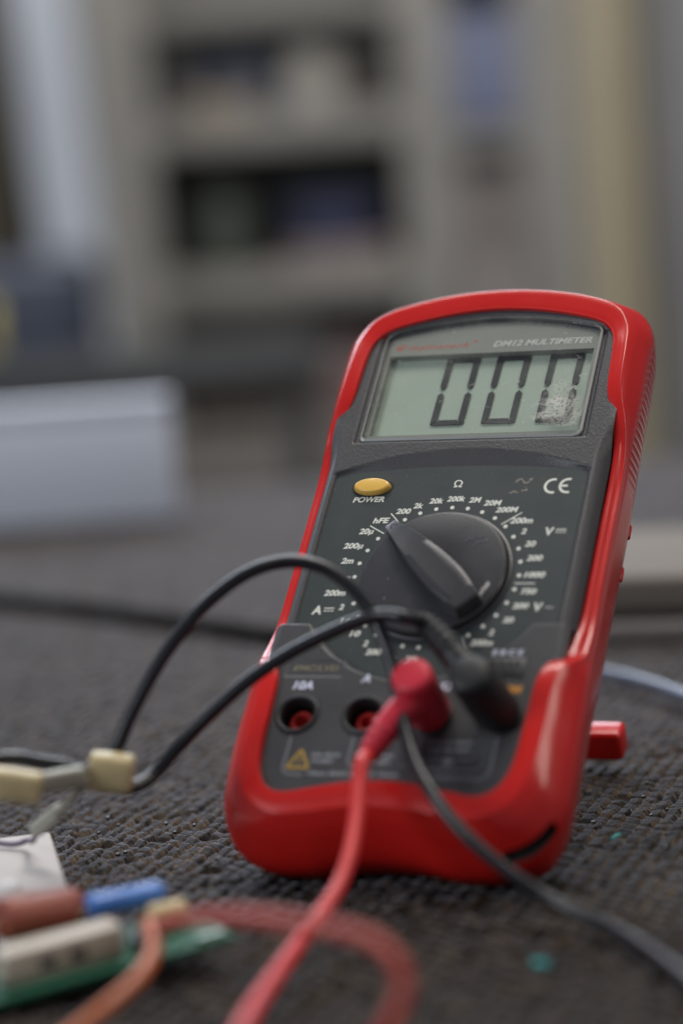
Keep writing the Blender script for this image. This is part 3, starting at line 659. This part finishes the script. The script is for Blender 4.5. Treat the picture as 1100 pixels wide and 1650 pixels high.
w1 = [(-80, 624.6, 35.5), (-72.5, 626.1, 37.3), (-67.7, 627.3, 41.6), (-63.4, 629.9, 49.6), (-54.7, 634.7, 62.8), (-44.7, 639.3, 73.6), (-32.9, 642.4, 81.6), (-22.2, 644.9, 84.2), (-12.5, 644.7, 82.5), (-4.7, 642.1, 76.9), (0.5, 639.1, 69.7), (3.4, 635.1, 61.9), (4.9, 631.4, 56.0), (5.7, 628.4, 49.8), (6.6, 621.6, 42.6), (8.6, 612.6, 35.5), (12.7, 602.7, 28.9), (19.6, 595.0, 20.7), (29.4, 588.7, 12.4), (40.7, 582.5, 5.4), (53.5, 566.8, 2.2), (63.4, 533.6, 2.2), (71.1, 496.1, 2.2), (76, 440, 2.0)]
o = G().tube(spline(w1, 10), 1.85, 20).build('cable', M_cable)
tag(o, 'black cable arching over the dial, behind the red plug and out to the lower right', 'cable')
# cream sleeves holding the black leads together
def sleeve(a, c, r, name, label, cat, material, squash=.85):
    a, c = Vector(a), Vector(c); d = (c-a); L_ = d.length; d.normalize(); q = G()
    prof = [(0, .55), (0, .88), (.03, .97), (.08, 1), (.5, 1.04), (.92, 1), (.97, .97), (1, .88), (1, .55)]
    up = Vector((0, 0, 1)); s_ = d.cross(up).normalized(); t_ = s_.cross(d); n = 32; v = []; f = []
    for x, rr in prof:
        for k in range(n):
            an = 2*math.pi*k/n; cx, cy = math.cos(an), math.sin(an); e = .55
            px = math.copysign(abs(cx)**e, cx); py = math.copysign(abs(cy)**e, cy)
            v.append(a + d*L_*x + (s_*px*squash + t_*py)*r*rr)
    for j in range(len(prof)-1):
        for k in range(n): f.append([j*n+k, j*n+(k+1) % n, (j+1)*n+(k+1) % n, (j+1)*n+k])
    f.append(list(range(n))[::-1]); f.append([(len(prof)-1)*n+k for k in range(n)]); q.add(v, f)
    return tag(q.build(name, material, sharp=50), label, cat)
sleeve((-74.4, 622.5, 37.2), (-63.6, 622.0, 35.4), 4.9, 'cable_sleeve', 'cream plastic sleeve round the two black leads where they arch up', 'cable sleeve', M_cream)
sleeve((-100.5, 609.2, 39.4), (-85.4, 608.9, 36.4), 4.0, 'cable_sleeve', 'yellowish cream sleeve at the left edge of the photo, above the white block', 'cable sleeve', M_cream)
sleeve((-86.6, 611.5, 37.0), (-75.7, 618.4, 36.8), 2.6, 'cable_joint', 'dull grey olive joint between the two cream sleeves', 'cable joint', M_stub)
tl = empty('spliced_wire', (-84, 629.6, 25), 'thin mauve wire with pale grey tip dropping from the cream sleeves to the white block', 'wire')
G().tube(spline([(-73.4, 620, 36.5), (-76.7, 619, 33.4), (-81.9, 624.9, 27.8), (-84.5, 629.2, 25)], 8), [1.1]*25, 14).build('thin_sleeve', M_stub, tl, off=off_w(tl))
G().tube(spline([(-84.0, 628.6, 25.6), (-85.5, 630.8, 24.2), (-89.5, 633.8, 20.8), (-91.8, 635.8, 18.9)], 8), [1.2]+[2.1]*23+[1.2], 16).build('pale_tip', mat('pale_grey_sleeve', (.42, .42, .36), .5, .15, 200), tl, off=off_w(tl))
G().tube(spline([(-91.2, 635.8, 19.3), (-93.2, 640.4, 15.0), (-96.3, 652.1, 12.2), (-101, 655.4, 10.6), (-112.4, 660.0, 10.4), (-125, 655, 4), (-140, 640, 1)], 8), .8, 12).build('wire_core', M_purple, tl, off=off_w(tl))

# ------------------------------------------------------------------ circuit board in the foreground, left
A = Vector((-38, 569.5, 7.6)); B = Vector((-98, 540.6, 3.4)); C_ = Vector((-50.7, 596.9, 7.0))
e1 = (A-B).normalized(); e2 = (C_-A); e2 = (e2 - e1*e2.dot(e1)).normalized(); e3 = e1.cross(e2)
pcb = empty('circuit_board', B, 'green circuit board loaded with coloured components, at the bottom left corner', 'circuit board')
pcb.matrix_world = Matrix.Translation(B*S) @ Matrix((e1, e2, e3)).transposed().to_4x4()
LB = (A-B).length
def PB(p): d = Vector(p)-B; return Vector((d.dot(e1), d.dot(e2), d.dot(e3)))
G().box2(-22, LB+.5, -2, 27, -1.6, 0, .15).build('board', M_pcb, pcb, sharp=30)
q = G()
for k in range(34):
    x, y = random.uniform(-20, LB-8), random.uniform(-.5, 26); t = G().box((x, y, .2), (1.1, 1.1, .4), .15); q.add(t.v, t.f)
for x in (LB-3.5, LB-6): q.add(*(lambda t: (t.v, t.f))(G().box((x, 1.5, .5), (4.2, 2.6, 1.2), .5)))
q.build('solder_joint', M_solder, pcb, sharp=40)
def cyl(a, c, r, ends=.25):
    a, c = Vector(a), Vector(c); L_ = (c-a).length; P = [a+(c-a)*t for t in (0, .01, .06, .12, .5, .88, .94, .99, 1)]
    return G().tube(P, [r*.6, r*.85, r*.98, r, r*.97, r, r*.98, r*.85, r*.6], 24)
for k, (x, y, z, dx, dy, dz, m_, nm) in enumerate(((47, 6, 1.6, 5, 7, 3, M_black, 'chip'), (54, 14, 2.2, 4, 4, 4.4, M_beige, 'relay'), (41, 17, 3.0, 6, 5, 6, M_brown, 'coil'), (60, 20, 1.4, 7, 3, 2.6, M_black, 'chip'), (3, 3, 3.2, 5, 4, 6.2, M_white, 'terminal'), (-6, 4, 3.6, 6, 5, 7, M_beige, 'terminal'))):
    G().box((x, y, z), (dx, dy, dz), .5).build(nm, m_, pcb, sharp=40)
def leads2(a, b_, r_, name, m_, par):
    for p_ in (a, b_): G().tube(p_, r_, 10).build(name, m_, par)
# beige socket with two dark openings
bs = PB((-87.4, 552.1, 11.1)); be = PB((-66.2, 567, 8))
con = G().box2(bs.x-3, be.x+1, 3.2, 12.0, .2, 8.2, .9).build('connector', M_beige, pcb, sharp=30)
q = G()
for k in range(2): q.box2(bs.x+5.5+k*7.4, bs.x+9.5+k*7.4, 3.05, 3.6, 2.6, 5.4, .2)
q.build('connector_opening', M_blackhole, con, sharp=30)
c1 = PB((-92.5, 570.0, 14.6)); c2 = PB((-75.3, 583.0, 12.4)); cyl(c1, c2, 5.4).build('brown_capacitor', M_brown, pcb)
leads2([c1+Vector((0, 0, 0)), c1+Vector((-3, 0, -2)), c1+Vector((-4, 0, -14))], [c2, c2+Vector((2, 0, -2)), c2+Vector((2.6, 0, -12))], .5, 'component_lead', M_metal, pcb)
c1 = PB((-72.6, 577.8, 14.0)); c2 = PB((-55.2, 588.0, 13.6)); cyl(c1, c2, 3.0).build('blue_capacitor', M_blue, pcb)
leads2([c1, c1+Vector((-2, 0, -2)), c1+Vector((-2.6, 0, -12))], [c2, c2+Vector((1.5, 0, -2)), c2+Vector((2, 0, -12))], .5, 'component_lead', M_metal, pcb)
c1 = PB((-57.7, 576.6, 11.3)); c2 = PB((-49.6, 581.0, 11.2)); cyl(c1, c2, 2.5).build('cream_resistor', mat('cream_resistor_body', (.62, .48, .25), .5, .15, 200), pcb)
leads2([c1, c1+Vector((-1.6, 0, -2)), c1+Vector((-2, 0, -9))], [c2, c2+Vector((1.2, 0, -2)), c2+Vector((1.6, 0, -9))], .4, 'component_lead', M_metal, pcb)
o = G().tube(spline([(-57.5, 566.0, 10.4), (-56.5, 561.8, 13.6), (-54.4, 551, 14.2), (-54.0, 542.5, 12.8), (-56.4, 530.2, 11.0), (-62.0, 521.7, 8.5), (-68.4, 516.2, 5.3), (-75.9, 509.3, 2.6), (-90, 495, 1.6)], 10), 1.7, 16).build('wire', M_orwire)
tag(o, 'thick orange wire bending from the circuit board towards the bottom edge', 'wire')
o = G().tube(spline([(-57, 566, 9.0), (-52.7, 551.1, 16.4), (-44.6, 527.9, 24.2), (-32.5, 506.7, 30.3), (-21.7, 493.9, 32.4), (-11.5, 485.5, 32.6), (-3.5, 480.3, 31.0), (0.7, 476.3, 27.1), (1.3, 473.7, 22.2), (-1.8, 471.0, 17.0), (-6.9, 466.1, 9.8), (-14, 452, 3), (-24, 430, 2.2)], 10), 1.6, 16).build('wire', M_redwire)
tag(o, 'dull red wire looping out of focus in front of the multimeter', 'wire')
# white block with a round cap beside it
R2 = Matrix.Rotation(math.radians(11), 3, 'Z')
wb = empty('plastic_block', (-106, 640, 0), 'white rectangular plastic block lying on the mat behind the circuit board', 'plastic block')
G().box((0, 0, 4.6), (38, 58, 9.2), .9, 3, R2).build('block_body', M_white, wb, sharp=40)
q = G()
for k in range(2): q.box((-6+k*9, -29.4, 4.6), (5, 1.0, 4.4), .3)
q.v = [tuple(R2 @ Vector(p)) for p in q.v]; q.build('block_slot', M_beige, wb, sharp=30)
cp = G(); cx, cy = -95.2, 606
n = 32; v = []; f = []
pr = [(3.9, 0), (4.1, 1), (4.3, 8), (4.3, 10.5), (4.0, 12.4), (3.1, 13.8), (1.6, 14.6), (.1, 14.8)]
for r, z in pr: v += [(cx+r*math.cos(2*math.pi*k/n), cy+r*math.sin(2*math.pi*k/n), z-1) for k in range(n)]
for j in range(len(pr)-1):
    for k in range(n): f.append([j*n+k, j*n+(k+1) % n, (j+1)*n+(k+1) % n, (j+1)*n+k])
cp.add(v, f); tag(cp.build('round_cap', mat('bright_white_plastic', (.72, .70, .68), .5, .05, 60)), 'small white round-topped cap standing in front of the white block', 'cap')

# snippets of teal insulation on the mat
def snip(a, c, r, label):
    o = G().tube([Vector(a), (Vector(a)+Vector(c))/2+Vector((.2, .2, .15)), Vector(c)], r, 12).build('wire_offcut', M_teal)
    tag(o, label, 'wire offcut')
snip((60.4, 654.8, .9), (63.4, 658.9, 1.0), .42, 'tiny teal insulation offcut on the mat beside the right corner of the holster')
snip((31.5, 551.5, 1.4), (35.0, 549.6, 1.2), .85, 'blurred teal insulation offcut near the bottom edge, below the black cable')
# bits of dark rubber crumb on the mat
q = G()
for k in range(90):
    x, y = random.uniform(-90, 90), random.uniform(600, 760); r = random.uniform(.3, 1.0)
    q.box((x, y, .1+r*.3), (r*1.6, r*1.2, r), r*.25, 1, Matrix.Rotation(random.random()*6, 3, 'Z'))
tag(q.build('rubber_crumbs', M_black, sharp=30), 'loose dark rubber crumbs scattered over the mat', 'crumbs', None, 'stuff')

# ------------------------------------------------------------------ further back on the bench
o = G().tube(spline([(-300, 1260, 2.6), (-211.8, 1173.1, 2.6), (-170.4, 1132.4, 2.6), (-123.0, 1089.2, 2.6), (-78.3, 1038.1, 2.6), (-42.7, 996.3, 2.6), (-9.9, 959.0, 2.6), (22.9, 925.1, 2.6), (40, 885, 2.6), (45, 850, 2.6)], 10), 3.5, 14).build('cable', mat('matt_black_cable', (.004, .004, .004), .9, .1, spec=.08))
tag(o, 'matt black cable lying across the far part of the mat', 'cable')
o = G().tube(spline([(40, 884, 4.0), (56.8, 879.4, 4.0), (69.8, 874.9, 4.0), (82.8, 862.1, 4.0), (94.6, 840.6, 4.0), (104.9, 812.3, 4.0), (118.1, 771.9, 4.0), (150, 720, 4.0)], 10), 2.3, 16).build('cable', M_bluecab)
tag(o, 'thin blue grey cable on the mat behind the right side of the meter', 'cable')
M_kit = mat('taupe_plastic', (.15, .132, .112), .8, .08, 6, spec=.15)
kc = empty('instrument_case', (160, 960, 0), 'flat taupe case standing on the mat behind the meter, at the right', 'case')
Rk = Matrix.Rotation(math.radians(-14), 3, 'Z')
G().box((24, 36, 17), (196, 130, 14), 2.5, 3, Rk).build('case_lid', M_kit, kc, sharp=40)
G().box((24, 34, 3.4), (202, 136, 5.6), 1.5, 3, Rk).build('case_base', room_mat('pale_taupe_plastic', (.20, .185, .17)), kc, sharp=40)
q = G(); q.box((24, 37, 8.1), (190, 126, 3.8), 0, 2, Rk); q.build('case_seam', M_blackhole, kc, False)
wbx = empty('carton', (-180, 1440, 0), 'bluish white carton at the left end of the mat', 'carton')
M_cart = room_mat('bluish_white_card', (.58, .63, .72), .6, .04)
G().box2(-130, 74, -32, -16, 0, 60, 2, 3).build('carton_body', M_cart, wbx, sharp=40)
G().box2(-130, 74, -32, -16, 60.3, 71, 2, 3).build('carton_lid', M_cart, wbx, sharp=40)

# shelving unit 3.6 m away
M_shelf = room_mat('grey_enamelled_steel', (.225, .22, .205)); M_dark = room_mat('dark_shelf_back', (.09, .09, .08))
su = empty('shelving_unit', (0, 3800, -800), 'open grey steel shelving unit along the wall, full of boxes', 'shelving unit')
so = off_w(su)
def shelfbit(name, bx, m_, bev=3):
    return G().box2(*bx, bev).build(name, m_, su, sharp=40, off=so)
for x0, x1, d in ((-407, -268, 0), (92, 166, 6), (262, 345, 12)): shelfbit('upright', (x0, x1, 3598+d, 4000+d, -800, 900), M_shelf)
for z0, z1 in ((250, 297), (22, 72), (-202, -160), (-470, -440), (424, 462)): shelfbit('shelf', (-268, 92, 3600, 3990, z0, z1), M_shelf)
for z0, z1 in ((222, 258), (-60, -26), (-330, -300), (500, 540)): shelfbit('shelf', (166, 262, 3600, 3990, z0, z1), M_shelf)
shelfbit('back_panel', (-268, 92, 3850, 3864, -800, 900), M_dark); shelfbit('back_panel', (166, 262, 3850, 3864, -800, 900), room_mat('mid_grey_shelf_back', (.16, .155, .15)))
def bin_(name, label, cat, x0, x1, y0, y1, z0, z1, m_, group=None, lip=True, kind='box'):
    e = empty(name, ((x0+x1)/2, (y0+y1)/2, z0), label, cat, group); of = off_w(e); q = G()
    if kind == 'round':
        c = ((x0+x1)/2, (y0+y1)/2); r = (x1-x0)/2; n = 28; pr = [(.2, 0), (.85, 0), (.95, .06), (1, .3), (1, .7), (.92, .86), (.55, .93), (.5, 1), (.1, 1)]; v = []; f = []
        for a, z in pr: v += [(c[0]+r*a*math.cos(2*math.pi*k/n), c[1]+r*a*math.sin(2*math.pi*k/n), z0+(z1-z0)*z) for k in range(n)]
        for j in range(len(pr)-1):
            for k in range(n): f.append([j*n+k, j*n+(k+1) % n, (j+1)*n+(k+1) % n, (j+1)*n+k])
        q.add(v, f); q.build('body', m_, e, off=of, sharp=50)
        t = G().tube([(c[0]-r*.4, c[1], z1), (c[0], c[1], z1+r*.35), (c[0]+r*.4, c[1], z1)], 3, 10); t.build('handle', M_blackcap, e, off=of)
    else:
        t = 4; q.box2(x0, x1, y0, y0+t, z0, z1, 1); q.box2(x0, x1, y1-t, y1, z0, z1, 1); q.box2(x0, x0+t, y0+t, y1-t, z0, z1, 1); q.box2(x1-t, x1, y0+t, y1-t, z0, z1, 1); q.box2(x0+t, x1-t, y0+t, y1-t, z0, z0+t)
        q.build('body', m_, e, off=of, sharp=40)
        if lip: G().box2(x0-3, x1+3, y0-4, y0+2, z1-10, z1+2, 1.5).build('rim', m_, e, off=of, sharp=40)
    return e
rm = room_mat
bin_('storage_box', 'dark navy storage box on the top shelf of the left bay', 'box', -190, -86, 3640, 3800, 297, 375, rm('dark_navy_plastic', (.035, .042, .065)))
bin_('storage_box', 'charcoal storage box at the left end of the top shelf', 'box', -255, -205, 3650, 3800, 297, 395, rm('charcoal_plastic', (.05, .05, .05)))
bin_('paint_tin', 'pale grey round tin on the top shelf beside the navy box', 'tin', -74, 10, 3650, 3734, 297, 392, rm('pale_grey_tin', (.36, .35, .32)), kind='round')
bin_('storage_box', 'dark brown box at the right end of the top shelf, left bay', 'box', 18, 64, 3650, 3800, 297, 400, rm('dark_brown_card', (.05, .045, .04)))
bin_('parcel', 'tan parcel low on the front edge of the top shelf', 'parcel', -205, -120, 3600, 3628, 282, 318, rm('tan_card', (.30, .235, .16)))
bin_('storage_box', 'navy blue box in the middle shelf', 'box', -72, 40, 3640, 3780, 98, 168, rm('deep_navy_plastic', (.014, .02, .06)))
bin_('paint_tin', 'dull green round tin on the middle shelf', 'tin', -218, -134, 3650, 3734, 72, 190, rm('dull_green_tin', (.055, .065, .055)), kind='round')
bin_('tray', 'shallow pinkish tray under the navy box on the middle shelf', 'tray', -84, 66, 3606, 3790, 72, 97, rm('pinkish_plastic', (.26, .20, .185)))
bin_('storage_box', 'blue box standing on the upper shelf of the narrow right bay', 'box', 167, 261, 3590, 3780, 260, 420, rm('slate_blue_plastic', (.14, .16, .25)))
bin_('storage_box', 'grey brown box filling the back of the lower right bay', 'box', 170, 257, 3645, 3840, -26, 214, rm('grey_brown_card', (.17, .15, .145)))
bin_('storage_box', 'pale pinkish box on the lower shelf of the narrow right bay', 'box', 182, 246, 3608, 3640, -26, 68, rm('pale_pink_card', (.27, .24, .24)))
bin_('storage_box', 'large dark brown box on the lower shelf of the left bay', 'box', -256, -62, 3625, 3840, -160, -4, rm('brown_black_card', (.045, .038, .032)))
bin_('storage_box', 'dusty pink box beside the dark brown box on the lower shelf', 'box', -56, 30, 3622, 3840, -160, -42, rm('dusty_pink_card', (.16, .12, .115)))
bin_('storage_box', 'brown box on the bottom shelf of the left bay', 'box', -250, 20, 3612, 3840, -440, -330, rm('brown_card', (.10, .085, .075)))
# other things in the room
po = G().box2(-40, 40, -35, 35, 0, 2100, 6); po.v = [(p[0]-p[2]*.05+4, p[1], p[2]) for p in po.v]
pz = empty('pole', (-318, 3330, -800), 'pale bluish grey metal post leaning in front of the shelving, at the left', 'post')
po.build('shaft', rm('pale_blue_grey_paint', (.40, .44, .50)), pz, sharp=40)
t = G().box2(-70, 80, -60, 60, 0, 12, 3); t.build('base_plate', rm('dark_steel', (.08, .08, .08)), pz, sharp=40)
G().box2(-760, -478, 3700, 4100, -800, 1200, 8).build('door_panel', rm('olive_brown_paint', (.075, .066, .045)), tag(empty('cupboard', (0, 0, 0), 'dark olive cupboard at the far left of the room', 'cupboard'), None), sharp=40)
cb = bpy.data.objects['cupboard']; cb.location = (-.62, 3.9, -.8)
cb.children[0].location = (.62, -3.9, .8)
G().box2(-560, -548, 3680, 3700, 50, 220, 3).build('handle', rm('dull_yellow_plastic', (.33, .26, .06)), cb, sharp=40).location = (.62, -3.9, .8)
ch_ = empty('machine_case', (-365, 2940, -800), 'dark navy machine housing on a black pedestal behind the side table', 'machine')
G().box2(-120, 55, -20, 230, 765, 925, 22, 4).build('housing', rm('dark_navy_enamel', (.022, .028, .045), .5), ch_, sharp=40)
G().box2(-150, 90, -40, 260, 0, 760, 6).build('pedestal', rm('black_enamel', (.016, .016, .018), .6), ch_, sharp=40)
G().box2(-68, -52, -26, -18, 820, 880, 2).build('yellow_label', rm('faded_yellow', (.40, .33, .10)), ch_, sharp=40)
sd = empty('side_table', (-220, 2700, -800), 'black side table standing behind the bench, seen above the carton', 'table'); sdo = off_w(sd)
G().box2(-460, -30, 2580, 2900, -22, 14, 4).build('table_top', rm('black_laminate', (.012, .012, .012), .7), sd, sharp=40, off=sdo)
for x_, y_ in ((-440, 2600), (-60, 2600), (-440, 2880), (-60, 2880)): G().box2(x_-15, x_+15, y_-15, y_+15, -800, -22.5, 3).build('leg', rm('black_steel', (.02, .02, .02), .6), sd, sharp=40, off=sdo)
wc = empty('pillar', (385, 3760, -800), 'beige wooden pillar to the right of the shelving', 'pillar'); wo = off_w(wc)
G().box2(322, 432, 3700, 3800, -800, 2000, 5).build('shaft', rm('beige_varnished_wood', (.40, .355, .255), .5, .12), wc, sharp=40, off=wo)
G().box2(434, 462, 3712, 3800, -800, 2000, 2).build('side_strip', rm('brown_wood_strip', (.13, .115, .075)), wc, sharp=40, off=wo)
lc = empty('locker', (720, 3860, -800), 'plain grey steel locker at the right edge of the photo', 'locker'); lo = off_w(lc)
G().box2(470, 1000, 3730, 4150, -800, 1300, 6).build('body', rm('cool_grey_enamel', (.19, .19, .20)), lc, sharp=40, off=lo)
G().box2(500, 970, 3722, 3731, -740, 1240, 3).build('door', rm('cool_grey_enamel_door', (.19, .19, .20)), lc, sharp=40, off=lo)
# dark base cabinet in front of the lowest shelves
cbn = empty('low_cabinet', (-60, 3300, -800), 'low dark cabinet standing in front of the shelving below bench height', 'cabinet'); co = off_w(cbn)
G().box2(-330, 60, 3180, 3500, -800, -196, 8).build('body', rm('black_brown_paint', (.03, .028, .025)), cbn, sharp=40, off=co)
G().box2(-340, 70, 3170, 3510, -196, -164, 4).build('top', rm('brown_grey_top', (.12, .105, .095)), cbn, sharp=40, off=co)
for k in range(2): G().box2(-200+k*150, -120+k*150, 3168, 3180, -300, -285, 3).build('handle', M_shelf, cbn, sharp=40, off=co)
